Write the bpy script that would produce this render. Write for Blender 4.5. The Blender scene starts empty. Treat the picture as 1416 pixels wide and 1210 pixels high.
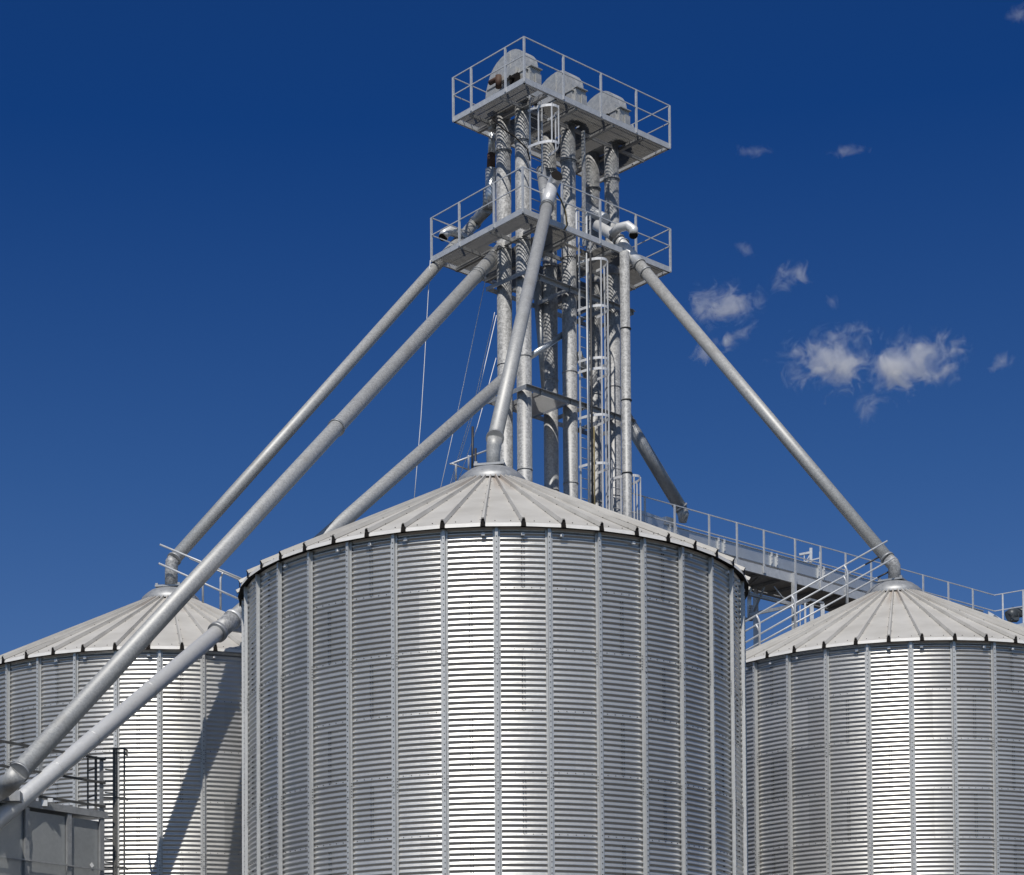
import bpy, math, random
from mathutils import Vector, Matrix

random.seed(7)
S = bpy.context.scene
COL = S.collection
R_ = math.radians

# ------------------------------------------------------------------ camera
F, PITCH, ROLL, CX, CY = 3196.607, 0.04501, -0.00477, 553.094, 1517.66
W0, H0 = 1416.0, 1210.0
FWD = Vector((0, math.cos(PITCH), math.sin(PITCH)))
UP0 = Vector((0, -math.sin(PITCH), math.cos(PITCH)))
RT = Vector((1, 0, 0)) * math.cos(ROLL) + UP0 * math.sin(ROLL)
UP = UP0 * math.cos(ROLL) - Vector((1, 0, 0)) * math.sin(ROLL)
cam_d = bpy.data.cameras.new("camera")
cam = bpy.data.objects.new("camera", cam_d)
COL.objects.link(cam)
m = Matrix.Identity(4)
for i in range(3):
    m[i][0], m[i][1], m[i][2] = RT[i], UP[i], -FWD[i]
cam.matrix_world = m
cam_d.sensor_fit = 'HORIZONTAL'
cam_d.sensor_width = 36
cam_d.lens = F / W0 * 36
cam_d.shift_x = (W0 / 2 - CX) / W0
cam_d.shift_y = (CY - H0 / 2) / W0
cam_d.clip_start = 0.5
cam_d.clip_end = 60000
S.camera = cam

# ------------------------------------------------------------------ sky + sun
SUN_AZ, SUN_EL = R_(11), R_(52)        # azimuth: to the left of straight behind the camera
world = bpy.data.worlds.new("World")
S.world = world
world.use_nodes = True
nt = world.node_tree
nt.nodes.clear()
sky = nt.nodes.new('ShaderNodeTexSky')
sky.sky_type = 'NISHITA'
sky.sun_disc = False
sky.sun_elevation = SUN_EL
sky.sun_rotation = math.pi + SUN_AZ
sky.altitude = 2500
sky.air_density = 1.0
sky.dust_density = 0.6
sky.ozone_density = 4.0
bg = nt.nodes.new('ShaderNodeBackground')
bg.inputs[1].default_value = 0.085
wo = nt.nodes.new('ShaderNodeOutputWorld')
# deep polarised blue: the filter takes the red and green out of the higher sky
wtc = nt.nodes.new('ShaderNodeTexCoord')
wsp = nt.nodes.new('ShaderNodeSeparateXYZ')
nt.links.new(wtc.outputs['Generated'], wsp.inputs[0])
wcr = nt.nodes.new('ShaderNodeValToRGB')
nt.links.new(wsp.outputs[2], wcr.inputs[0])
els = wcr.color_ramp.elements
els[0].position = 0.0; els[0].color = (1.0, 1.0, 1.0, 1)
els[1].position = 1.0; els[1].color = (0.35, 0.55, 0.85, 1)
for p_, c_ in ((0.10, (0.66, 0.72, 0.84)), (0.20, (0.52, 0.66, 0.84)), (0.30, (0.30, 0.53, 0.81)), (0.43, (0.09, 0.36, 0.76)), (0.60, (0.15, 0.40, 0.76))):
    e_ = els.new(p_); e_.color = (*c_, 1)
wmx = nt.nodes.new('ShaderNodeMix')
wmx.data_type = 'RGBA'; wmx.blend_type = 'MULTIPLY'
wmx.clamp_result = False
wmx.inputs[0].default_value = 1.0
nt.links.new(sky.outputs[0], wmx.inputs[6])
nt.links.new(wcr.outputs[0], wmx.inputs[7])
nt.links.new(wmx.outputs[2], bg.inputs[0])
wdt = nt.nodes.new('ShaderNodeVectorMath'); wdt.operation = 'DOT_PRODUCT'
nt.links.new(wtc.outputs['Generated'], wdt.inputs[0])
wdt.inputs[1].default_value = (-math.sin(SUN_AZ) * math.cos(SUN_EL), -math.cos(SUN_AZ) * math.cos(SUN_EL), math.sin(SUN_EL))
wmr = nt.nodes.new('ShaderNodeMapRange')
wmr.inputs[1].default_value = -0.05; wmr.inputs[2].default_value = 0.5
wmr.inputs[3].default_value = 1.0; wmr.inputs[4].default_value = 0.0
nt.links.new(wdt.outputs['Value'], wmr.inputs[0])
nt.links.new(wmr.outputs[0], wmx.inputs[0])
nt.links.new(bg.outputs[0], wo.inputs[0])

sun_d = bpy.data.lights.new("sun", 'SUN')
sun_d.energy = 3.6
sun_d.angle = R_(0.53)
sun_d.color = (1.0, 0.945, 0.86)
sun = bpy.data.objects.new("sun", sun_d)
COL.objects.link(sun)
SUNV = Vector((-math.sin(SUN_AZ) * math.cos(SUN_EL), -math.cos(SUN_AZ) * math.cos(SUN_EL), math.sin(SUN_EL)))
sun.rotation_euler = SUNV.to_track_quat('Z', 'Y').to_euler()
sun.location = (-20, -40, 80)
S.view_settings.view_transform = 'Standard'
S.view_settings.look = 'None'
S.view_settings.exposure = 0.0
S.view_settings.gamma = 1.0
S.cycles.max_bounces = 6
S.cycles.volume_bounces = 4
S.cycles.use_denoising = True


# ------------------------------------------------------------------ helpers
def ray(px, py):
    return FWD + RT * ((px - CX) / F) - UP * ((py - CY) / F)


def at(px, py, Y):
    """world point seen at photo pixel (px, py), at distance Y"""
    d = ray(px, py)
    return d * (Y / d.y)


def at_z(px, py, z):
    d = ray(px, py)
    return d * (z / d.z)


def V(*a):
    return Vector(a)


def new_mat(name):
    mt = bpy.data.materials.new(name)
    mt.use_nodes = True
    return mt, mt.node_tree, mt.node_tree.nodes['Principled BSDF']


def mottled(name, c1, c2, metallic, r1, r2, vscale=16, nscale=3, bump=0.0, bscale=1.2, vmix=0.6, stain=None):
    """galvanised or painted metal: crystal mottling from voronoi, broader patches from noise"""
    mt, t, p = new_mat(name)
    N, L = t.nodes, t.links
    tc = N.new('ShaderNodeTexCoord')
    vo = N.new('ShaderNodeTexVoronoi')
    vo.inputs['Scale'].default_value = vscale
    L.new(tc.outputs['Object'], vo.inputs['Vector'])
    sep = N.new('ShaderNodeSeparateColor')
    L.new(vo.outputs['Color'], sep.inputs[0])
    no = N.new('ShaderNodeTexNoise')
    no.inputs['Scale'].default_value = nscale
    no.inputs['Detail'].default_value = 5
    L.new(tc.outputs['Object'], no.inputs['Vector'])
    mx = N.new('ShaderNodeMix')
    mx.data_type = 'FLOAT'
    mx.inputs[0].default_value = vmix
    L.new(no.outputs[0], mx.inputs[2])
    L.new(sep.outputs[0], mx.inputs[3])
    cr = N.new('ShaderNodeMix')
    cr.data_type = 'RGBA'
    cr.inputs[6].default_value = (*c1, 1)
    cr.inputs[7].default_value = (*c2, 1)
    L.new(mx.outputs[0], cr.inputs[0])
    out = cr.outputs[2]
    if stain:
        n2 = N.new('ShaderNodeTexNoise')
        n2.inputs['Scale'].default_value = stain[1]
        n2.inputs['Detail'].default_value = 6
        mp = N.new('ShaderNodeMapping')
        mp.inputs['Scale'].default_value = stain[4] if len(stain) > 4 else (1, 1, 1)
        L.new(tc.outputs['Object'], mp.inputs[0])
        L.new(mp.outputs[0], n2.inputs['Vector'])
        rp = N.new('ShaderNodeMapRange')
        rp.inputs[1].default_value = stain[2]
        rp.inputs[2].default_value = stain[3]
        L.new(n2.outputs[0], rp.inputs[0])
        c3 = N.new('ShaderNodeMix')
        c3.data_type = 'RGBA'
        c3.inputs[7].default_value = (*stain[0], 1)
        L.new(rp.outputs[0], c3.inputs[0])
        L.new(out, c3.inputs[6])
        out = c3.outputs[2]
    L.new(out, p.inputs['Base Color'])
    p.inputs['Metallic'].default_value = metallic
    rr = N.new('ShaderNodeMapRange')
    rr.inputs[3].default_value = r1
    rr.inputs[4].default_value = r2
    L.new(mx.outputs[0], rr.inputs[0])
    L.new(rr.outputs[0], p.inputs['Roughness'])
    if bump:
        nb = N.new('ShaderNodeTexNoise')
        nb.inputs['Scale'].default_value = bscale
        nb.inputs['Detail'].default_value = 3
        L.new(tc.outputs['Object'], nb.inputs['Vector'])
        bp = N.new('ShaderNodeBump')
        bp.inputs['Strength'].default_value = 1.0
        bp.inputs['Distance'].default_value = bump
        L.new(nb.outputs[0], bp.inputs['Height'])
        L.new(bp.outputs[0], p.inputs['Normal'])
    return mt


def plain(name, c, metallic=0.0, rough=0.6):
    mt, t, p = new_mat(name)
    N, L = t.nodes, t.links
    tc = N.new('ShaderNodeTexCoord')
    no = N.new('ShaderNodeTexNoise')
    no.inputs['Scale'].default_value = 6
    no.inputs['Detail'].default_value = 4
    L.new(tc.outputs['Object'], no.inputs['Vector'])
    cr = N.new('ShaderNodeMix')
    cr.data_type = 'RGBA'
    cr.inputs[6].default_value = (*[x * 0.82 for x in c], 1)
    cr.inputs[7].default_value = (*[min(1, x * 1.15) for x in c], 1)
    L.new(no.outputs[0], cr.inputs[0])
    L.new(cr.outputs[2], p.inputs['Base Color'])
    p.inputs['Metallic'].default_value = metallic
    p.inputs['Roughness'].default_value = rough
    if name.startswith('dark'):
        p.inputs['Specular IOR Level'].default_value = 0.1
    return mt


M = {}
def wall_mat():
    mt = mottled('corrugated_steel', (0.60, 0.595, 0.58), (0.68, 0.675, 0.655), 0.74, 0.31, 0.39, 30, 1.2, 0.010, 1.3, 0.3,
                 stain=((0.56, 0.55, 0.53), 0.9, 0.55, 0.9, (1, 1, 0.22)))
    t = mt.node_tree
    N, L = t.nodes, t.links
    p = N['Principled BSDF']
    tc = N.new('ShaderNodeTexCoord')
    sp = N.new('ShaderNodeSeparateXYZ')
    L.new(tc.outputs['Object'], sp.inputs[0])

    def mth(op, a, b=None):
        n = N.new('ShaderNodeMath'); n.operation = op
        for k, v in enumerate((a, b)):
            if v is None: continue
            if isinstance(v, (int, float)): n.inputs[k].default_value = v
            else: L.new(v, n.inputs[k])
        return n.outputs[0]
    ny = mth('MULTIPLY', sp.outputs[1], -1.0)
    th = mth('ARCTAN2', sp.outputs[0], ny)
    row = mth('FLOOR', mth('DIVIDE', mth('SUBTRACT', sp.outputs[2], 12.648 + 1.118 - 20 * 1.118), 1.118))
    par = mth('MODULO', row, 2.0)
    u = mth('DIVIDE', th, 3 * 2 * math.pi / 33)
    u = mth('ADD', mth('ADD', u, 22.0), mth('MULTIPLY', mth('SUBTRACT', par, 0.5), 0.3333))
    sheet = mth('FLOOR', mth('ADD', u, 0.3333))
    cb = N.new('ShaderNodeCombineXYZ')
    L.new(sheet, cb.inputs[0]); L.new(row, cb.inputs[1])
    oi = N.new('ShaderNodeObjectInfo')
    L.new(mth('MULTIPLY', oi.outputs['Random'], 37.0), cb.inputs[2])
    wn = N.new('ShaderNodeTexWhiteNoise')
    L.new(cb.outputs[0], wn.inputs[0])
    # each rolled sheet has its own tone and gloss
    bc = p.inputs['Base Color'].links[0].from_socket
    hv = N.new('ShaderNodeHueSaturation')
    mr = N.new('ShaderNodeMapRange'); mr.inputs[3].default_value = 0.90; mr.inputs[4].default_value = 1.08
    L.new(wn.outputs['Value'], mr.inputs[0])
    L.new(mr.outputs[0], hv.inputs['Value']); L.new(bc, hv.inputs['Color'])
    L.new(hv.outputs[0], p.inputs['Base Color'])
    ro = p.inputs['Roughness'].links[0].from_socket
    sw = N.new('ShaderNodeSeparateColor'); L.new(wn.outputs['Color'], sw.inputs[0])
    L.new(mth('ADD', ro, mth('MULTIPLY', mth('SUBTRACT', sw.outputs[1], 0.5), 0.07)), p.inputs['Roughness'])
    return mt


M['wall'] = wall_mat()
M['stiff'] = mottled('stiffener_steel', (0.50, 0.505, 0.50), (0.62, 0.625, 0.62), 0.45, 0.42, 0.55, 25, 2, 0, 1, 0.4)
M['galv'] = mottled('galvanised_leg', (0.21, 0.215, 0.22), (0.52, 0.525, 0.53), 0.3, 0.46, 0.66, 26, 9, 0.0, 9, 0.68,
                   stain=((0.24, 0.235, 0.225), 1.4, 0.6, 0.9, (1, 1, 0.15)))
M['spout'] = mottled('galvanised_spout', (0.32, 0.325, 0.325), (0.50, 0.505, 0.50), 0.3, 0.45, 0.62, 30, 9, 0.0, 9, 0.6,
                    stain=((0.30, 0.285, 0.26), 1.1, 0.58, 0.85))
M['smooth'] = mottled('bright_galvanised', (0.62, 0.63, 0.635), (0.74, 0.745, 0.75), 0.3, 0.36, 0.5, 20, 2, 0.003, 2, 0.3,
                      stain=((0.42, 0.36, 0.28), 1.5, 0.68, 0.9))
M['rail'] = mottled('rail_steel', (0.48, 0.50, 0.52), (0.66, 0.67, 0.69), 0.35, 0.45, 0.6, 12, 4, 0, 1, 0.4)
M['grate'] = mottled('grating_steel', (0.16, 0.157, 0.15), (0.24, 0.235, 0.225), 0.4, 0.5, 0.65, 12, 4, 0, 1, 0.4)
M['frame'] = mottled('frame_steel', (0.28, 0.29, 0.30), (0.46, 0.47, 0.48), 0.5, 0.45, 0.6, 14, 4, 0, 1, 0.4)
M['head'] = mottled('head_steel', (0.40, 0.41, 0.41), (0.58, 0.58, 0.57), 0.4, 0.45, 0.65, 16, 3, 0.002, 6, 0.5)
M['cage'] = mottled('cage_steel', (0.62, 0.63, 0.65), (0.74, 0.75, 0.77), 0.2, 0.45, 0.6, 12, 4, 0, 1, 0.4)
M['dark'] = plain('dark_rubber_and_shade', (0.018, 0.016, 0.015), 0, 0.7)  # dark fittings; also colours in the shade inside the vent mouths
M['bolt'] = plain('bolt_steel', (0.05, 0.05, 0.05), 0.3, 0.6)
M['blackp'] = plain('black_pipe', (0.035, 0.035, 0.037), 0.1, 0.5)
M['rust'] = plain('rusty_brown_paint', (0.085, 0.045, 0.028), 0.0, 0.7)
M['rope'] = plain('white_rope', (0.75, 0.76, 0.78), 0, 0.8)
M['concrete'] = plain('concrete', (0.36, 0.35, 0.33), 0, 0.9)
M['bright'] = plain('white_zinc', (0.80, 0.80, 0.79), 0, 0.5)
M['panel'] = mottled('bin_panel_steel', (0.32, 0.335, 0.34), (0.43, 0.445, 0.45), 0.5, 0.40, 0.55, 18, 1.5, 0.002, 2, 0.3)
M['blue'] = mottled('new_zinc_sheet', (0.50, 0.53, 0.56), (0.62, 0.65, 0.68), 0.6, 0.3, 0.4, 14, 2, 0.003, 2, 0.3)
M['brass'] = plain('dull_brass_conduit', (0.22, 0.18, 0.09), 0.2, 0.6)
M['darksteel'] = mottled('dark_mottled_steel', (0.075, 0.075, 0.075), (0.13, 0.13, 0.125), 0.4, 0.5, 0.65, 14, 4, 0, 1, 0.4)  # darker mottled tone for the bin rails and ladder
M['motor'] = plain('grey_motor_paint', (0.06, 0.07, 0.08), 0.2, 0.45)


def roof_mat():
    mt, t, p = new_mat('weathered_white_roof')
    N, L = t.nodes, t.links
    tc = N.new('ShaderNodeTexCoord')
    no = N.new('ShaderNodeTexNoise')
    no.inputs['Scale'].default_value = 1.1
    no.inputs['Detail'].default_value = 7
    no.inputs['Roughness'].default_value = 0.62
    L.new(tc.outputs['Object'], no.inputs['Vector'])
    cr = N.new('ShaderNodeMix')
    cr.data_type = 'RGBA'
    cr.inputs[6].default_value = (0.43, 0.415, 0.385, 1)
    cr.inputs[7].default_value = (0.53, 0.515, 0.485, 1)
    rp = N.new('ShaderNodeMapRange')
    rp.inputs[1].default_value = 0.3
    rp.inputs[2].default_value = 0.62
    L.new(no.outputs[0], rp.inputs[0])
    L.new(rp.outputs[0], cr.inputs[0])
    # rust washed down from the collar: radial streaks, strongest near the top opening
    sx = N.new('ShaderNodeSeparateXYZ')
    L.new(tc.outputs['Object'], sx.inputs[0])
    xy = N.new('ShaderNodeCombineXYZ')
    L.new(sx.outputs[0], xy.inputs[0]); L.new(sx.outputs[1], xy.inputs[1])
    ln = N.new('ShaderNodeVectorMath'); ln.operation = 'LENGTH'
    L.new(xy.outputs[0], ln.inputs[0])
    nm = N.new('ShaderNodeVectorMath'); nm.operation = 'NORMALIZE'
    L.new(xy.outputs[0], nm.inputs[0])
    sc = N.new('ShaderNodeVectorMath'); sc.operation = 'SCALE'
    sc.inputs[3].default_value = 5
    L.new(nm.outputs[0], sc.inputs[0])
    n2 = N.new('ShaderNodeTexNoise')
    n2.inputs['Scale'].default_value = 2.2
    n2.inputs['Detail'].default_value = 4
    L.new(sc.outputs[0], n2.inputs['Vector'])
    r1 = N.new('ShaderNodeMapRange')
    r1.inputs[1].default_value = 0.48; r1.inputs[2].default_value = 0.72
    L.new(n2.outputs[0], r1.inputs[0])
    r2 = N.new('ShaderNodeMapRange')
    r2.inputs[1].default_value = 0.6; r2.inputs[2].default_value = 2.3
    r2.inputs[3].default_value = 0.75; r2.inputs[4].default_value = 0.0
    L.new(ln.outputs['Value'], r2.inputs[0])
    ml = N.new('ShaderNodeMath'); ml.operation = 'MULTIPLY'
    L.new(r1.outputs[0], ml.inputs[0]); L.new(r2.outputs[0], ml.inputs[1])
    c2 = N.new('ShaderNodeMix'); c2.data_type = 'RGBA'
    c2.inputs[7].default_value = (0.24, 0.15, 0.09, 1)
    L.new(ml.outputs[0], c2.inputs[0]); L.new(cr.outputs[2], c2.inputs[6])
    L.new(c2.outputs[2], p.inputs['Base Color'])
    p.inputs['Roughness'].default_value = 0.55
    p.inputs['Metallic'].default_value = 0.0
    return mt


M['roof'] = roof_mat()
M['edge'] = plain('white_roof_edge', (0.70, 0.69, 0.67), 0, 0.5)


class MB:
    def __init__(s):
        s.v, s.f, s.m, s.s = [], [], [], []

    def face(s, idx, mi=0, sm=False):
        s.f.append(tuple(idx)); s.m.append(mi); s.s.append(sm)

    def box8(s, c, mi=0):
        b = len(s.v)
        s.v += [tuple(x) for x in c]
        for q in ((0, 3, 2, 1), (4, 5, 6, 7), (0, 1, 5, 4), (1, 2, 6, 5), (2, 3, 7, 6), (3, 0, 4, 7)):
            s.face([b + i for i in q], mi)
        return s

    def bar(s, p, q, w, h=None, up=None, mi=0):
        """rectangular bar from p to q: w across, h along up"""
        h = w if h is None else h
        p, q = Vector(p), Vector(q)
        d = (q - p).normalized()
        up = Vector(up) if up is not None else Vector((0, 0, 1))
        if abs(d.dot(up)) > 0.98:
            up = Vector((0, 1, 0)) if abs(d.y) < 0.9 else Vector((1, 0, 0))
        a = d.cross(up).normalized()
        u = a.cross(d).normalized()
        a *= w / 2
        u *= h / 2
        return s.box8([p - a - u, p + a - u, p + a + u, p - a + u, q - a - u, q + a - u, q + a + u, q - a + u], mi)

    def cbox(s, c, ex, ey, ez, mi=0):
        """box around centre c with half-extent vectors"""
        c = Vector(c)
        return s.box8([c - ex - ey - ez, c + ex - ey - ez, c + ex + ey - ez, c - ex + ey - ez,
                       c - ex - ey + ez, c + ex - ey + ez, c + ex + ey + ez, c - ex + ey + ez], mi)

    def tube(s, pts, r, n=16, caps=True, mi=0, inner=None):
        pts = [Vector(p) for p in pts]
        rs = r if isinstance(r, (list, tuple)) else [r] * len(pts)
        d0 = (pts[1] - pts[0]).normalized()
        ref = Vector((0, 0, 1)) if abs(d0.z) < 0.9 else Vector((0, 1, 0))
        a = d0.cross(ref).normalized()
        rings = []
        for i, p in enumerate(pts):
            if i == 0:
                t = d0
            elif i == len(pts) - 1:
                t = (pts[-1] - pts[-2]).normalized()
            else:
                t = ((pts[i] - pts[i - 1]).normalized() + (pts[i + 1] - pts[i]).normalized()).normalized()
            a = (a - t * a.dot(t)).normalized()
            bb = t.cross(a)
            k = 1.0
            if 0 < i < len(pts) - 1:
                c = (pts[i] - pts[i - 1]).normalized().dot(t)
                k = 1 / max(c, 0.6)
            base = len(s.v)
            for j in range(n):
                th = 2 * math.pi * j / n
                off = a * math.cos(th) + bb * math.sin(th)
                s.v.append(tuple(p + off * rs[i]))
            rings.append(base)
        for i in range(len(pts) - 1):
            A, B = rings[i], rings[i + 1]
            for j in range(n):
                s.face((A + j, A + (j + 1) % n, B + (j + 1) % n, B + j), mi, True)
        if caps:
            s.face([rings[0] + j for j in range(n)][::-1], mi)
            s.face([rings[-1] + j for j in range(n)], mi)
        return s

    def band(s, p, d, r, w=0.05, n=24, mi=0):
        """clamp ring around a pipe at p, axis d"""
        d = Vector(d).normalized()
        p = Vector(p)
        return s.tube([p - d * w / 2, p + d * w / 2], r, n, True, mi)

    def lathe(s, prof, c=(0, 0, 0), n=32, mi=0, smooth=True, close=False):
        c = Vector(c)
        rings = []
        for (r, z) in prof:
            b = len(s.v)
            for j in range(n):
                th = 2 * math.pi * j / n
                s.v.append((c.x + r * math.sin(th), c.y - r * math.cos(th), c.z + z))
            rings.append(b)
        for i in range(len(prof) - 1):
            A, B = rings[i], rings[i + 1]
            for j in range(n):
                s.face((A + j, A + (j + 1) % n, B + (j + 1) % n, B + j), mi, smooth)
        if close:
            s.face([rings[0] + j for j in range(n)][::-1], mi)
            s.face([rings[-1] + j for j in range(n)], mi)
        return s

    def prism(s, poly, o, ax, ay, th, mi=0):
        """polygon in the (ax, ay) plane at o, extruded by vector th"""
        o, ax, ay, th = Vector(o), Vector(ax), Vector(ay), Vector(th)
        n = len(poly)
        b = len(s.v)
        for (x, y) in poly:
            s.v.append(tuple(o + ax * x + ay * y))
        for (x, y) in poly:
            s.v.append(tuple(o + ax * x + ay * y + th))
        s.face([b + i for i in range(n)][::-1], mi)
        s.face([b + n + i for i in range(n)], mi)
        for i in range(n):
            s.face((b + i, b + (i + 1) % n, b + n + (i + 1) % n, b + n + i), mi)
        return s

    def mesh(s, name, mats, off=None):
        me = bpy.data.meshes.new(name)
        vv = s.v if off is None else [(x - off[0], y - off[1], z - off[2]) for x, y, z in s.v]
        me.from_pydata(vv, [], s.f)
        for mt in (mats if isinstance(mats, (list, tuple)) else [mats]):
            me.materials.append(mt)
        me.polygons.foreach_set('material_index', s.m)
        me.polygons.foreach_set('use_smooth', s.s)
        me.update()
        return me

    def build(s, name, mats, parent=None, local=False, label=None):
        off = None
        if parent is not None and not local:
            off = parent_world(parent)
        o = bpy.data.objects.new(name, s.mesh(name, mats, off))
        COL.objects.link(o)
        if parent is not None:
            o.parent = parent
        if label:
            o['label'] = label
        return o


def parent_world(o):
    v = Vector((0, 0, 0))
    while o is not None:
        v += o.location
        o = o.parent
    return v


def thing(name, label, cat, loc=(0, 0, 0), rz=0, group=None):
    o = bpy.data.objects.new(name, None)
    o.empty_display_size = 0.3
    COL.objects.link(o)
    o.location = loc
    o.rotation_euler = (0, 0, rz)
    o['label'] = label
    o['category'] = cat
    if group:
        o['group'] = group
    return o


def tag(o, label, cat, group=None):
    o['label'] = label
    o['category'] = cat
    if group:
        o['group'] = group
    return o


def copy_child(ch, parent):
    c = ch.copy()
    COL.objects.link(c)
    c.parent = parent
    return c


# ------------------------------------------------------------------ ground
GZ = -2.0
g = MB()
g.v = [(-9000, -9000, GZ), (9000, -9000, GZ), (9000, 9000, GZ), (-9000, 9000, GZ)]
g.face((0, 1, 2, 3))
mt, t, p = new_mat('gravel_yard')
tc = t.nodes.new('ShaderNodeTexCoord')
no = t.nodes.new('ShaderNodeTexNoise')
no.inputs['Scale'].default_value = 0.12
no.inputs['Detail'].default_value = 8
t.links.new(tc.outputs['Object'], no.inputs['Vector'])
cr = t.nodes.new('ShaderNodeMix'); cr.data_type = 'RGBA'
cr.inputs[6].default_value = (0.030, 0.025, 0.018, 1)
cr.inputs[7].default_value = (0.062, 0.050, 0.036, 1)
t.links.new(no.outputs[0], cr.inputs[0])
t.links.new(cr.outputs[2], p.inputs['Base Color'])
p.inputs['Roughness'].default_value = 0.9
gr = g.build('ground', mt)
gr['kind'] = 'structure'

# ------------------------------------------------------------------ grain silos
NB = 33
DTH = 2 * math.pi / NB
RW = 4.979
HW = 13.74            # wall height
EZ = 13.80            # eave height
SEAM0 = 12.648        # first sheet seam below the eave
SH = 1.118
PIT = SH / 11


def ang(r, th, z):
    return (r * math.sin(th), -r * math.cos(th), z)


wall = MB()
NA = NB * 6
ppp = 8
nz = int(round(HW / PIT * ppp))
# solid sheet walls: corrugation phase tied to the seams
for i in range(nz + 1):
    z = i * PIT / ppp
    ph = 2 * math.pi * (z - SEAM0) / PIT
    # rounded crests with slightly flattened flanks, as rolled sheet has
    r = RW - 0.0140 * (math.sin(ph) - 0.04 * math.sin(3 * ph))
    for j in range(NA):
        wall.v.append(ang(r, 2 * math.pi * j / NA, z))
for i in range(nz):
    for j in range(NA):
        a, b = i * NA + j, i * NA + (j + 1) % NA
        wall.face((a, b, b + NA, a + NA), 0, True)


def bolt(mb, r, th, z, s=0.011, mi=1, h=0.012):
    er = Vector(ang(1, th, 0)); et = Vector((math.cos(th), math.sin(th), 0))
    mb.cbox(Vector(ang(r, th, z)), et * s, er * h, V(0, 0, s), mi)


for k in range(13):          # overlap lip of each sheet row
    zl = SEAM0 - k * SH - 0.018
    if zl > 0.2:
        wall.lathe([(RW + 0.0045, zl), (RW + 0.0075, zl), (RW + 0.0068, zl + 0.004)], (0, 0, 0), NA, 0, False)
row = 0
z = SEAM0
while z > 0.3:
    for j in range(NB * 6):
        if j % 6 == 0:
            continue
        bolt(wall, RW + 0.004, DTH * j / 6, z, 0.0065)
    z -= SH
for row in range(0, 13):
    ztop = SEAM0 + SH - row * SH
    off = 1.5 if row % 2 == 0 else 0.5
    for k in range(11):
        th0 = DTH * (3 * k + off)
        for c in range(1, 11):
            zz = ztop - (c + 0.5) * PIT
            if zz > HW - 0.15 or zz < 0.2:
                continue
            for e in (-0.0045, 0.0045):
                bolt(wall, RW + 0.006, th0 + e, zz, 0.0085)
wall_me = wall.mesh('wall', [M['wall'], M['bolt']])

st = MB()
# hat section column, local x tangential, y outward, z up
prof = [(-0.066, 0.0155), (-0.066, 0.021), (-0.032, 0.021), (-0.027, 0.078), (0.027, 0.078), (0.032, 0.021), (0.066, 0.021), (0.066, 0.0155)]
st.prism([(x, y) for x, y in prof], (0, -RW, 0.0), (1, 0, 0), (0, -1, 0), (0, 0, 13.73))
z = SEAM0
zz = 0.15
while zz < 13.6:
    st.cbox(V(0, -RW - 0.080, zz), V(0.009, 0, 0), V(0, 0.004, 0), V(0, 0, 0.009), 1)
    zz += PIT
# splice plates where the column sections meet
for zs in (11.25, 8.95, 6.7, 4.4, 2.2):
    st.cbox(V(0, -RW - 0.0795, zs), V(0.0285, 0, 0), V(0, 0.0032, 0), V(0, 0, 0.004), 1)
    for q in range(6):
        for e in (-0.05, 0.05):
            st.cbox(V(e, -RW - 0.023, zs + 0.05 + q * 0.05), V(0.007, 0, 0), V(0, 0.006, 0), V(0, 0, 0.007), 1)
stiff_me = st.mesh('stiffener', [M['stiff'], M['bolt']])

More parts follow.
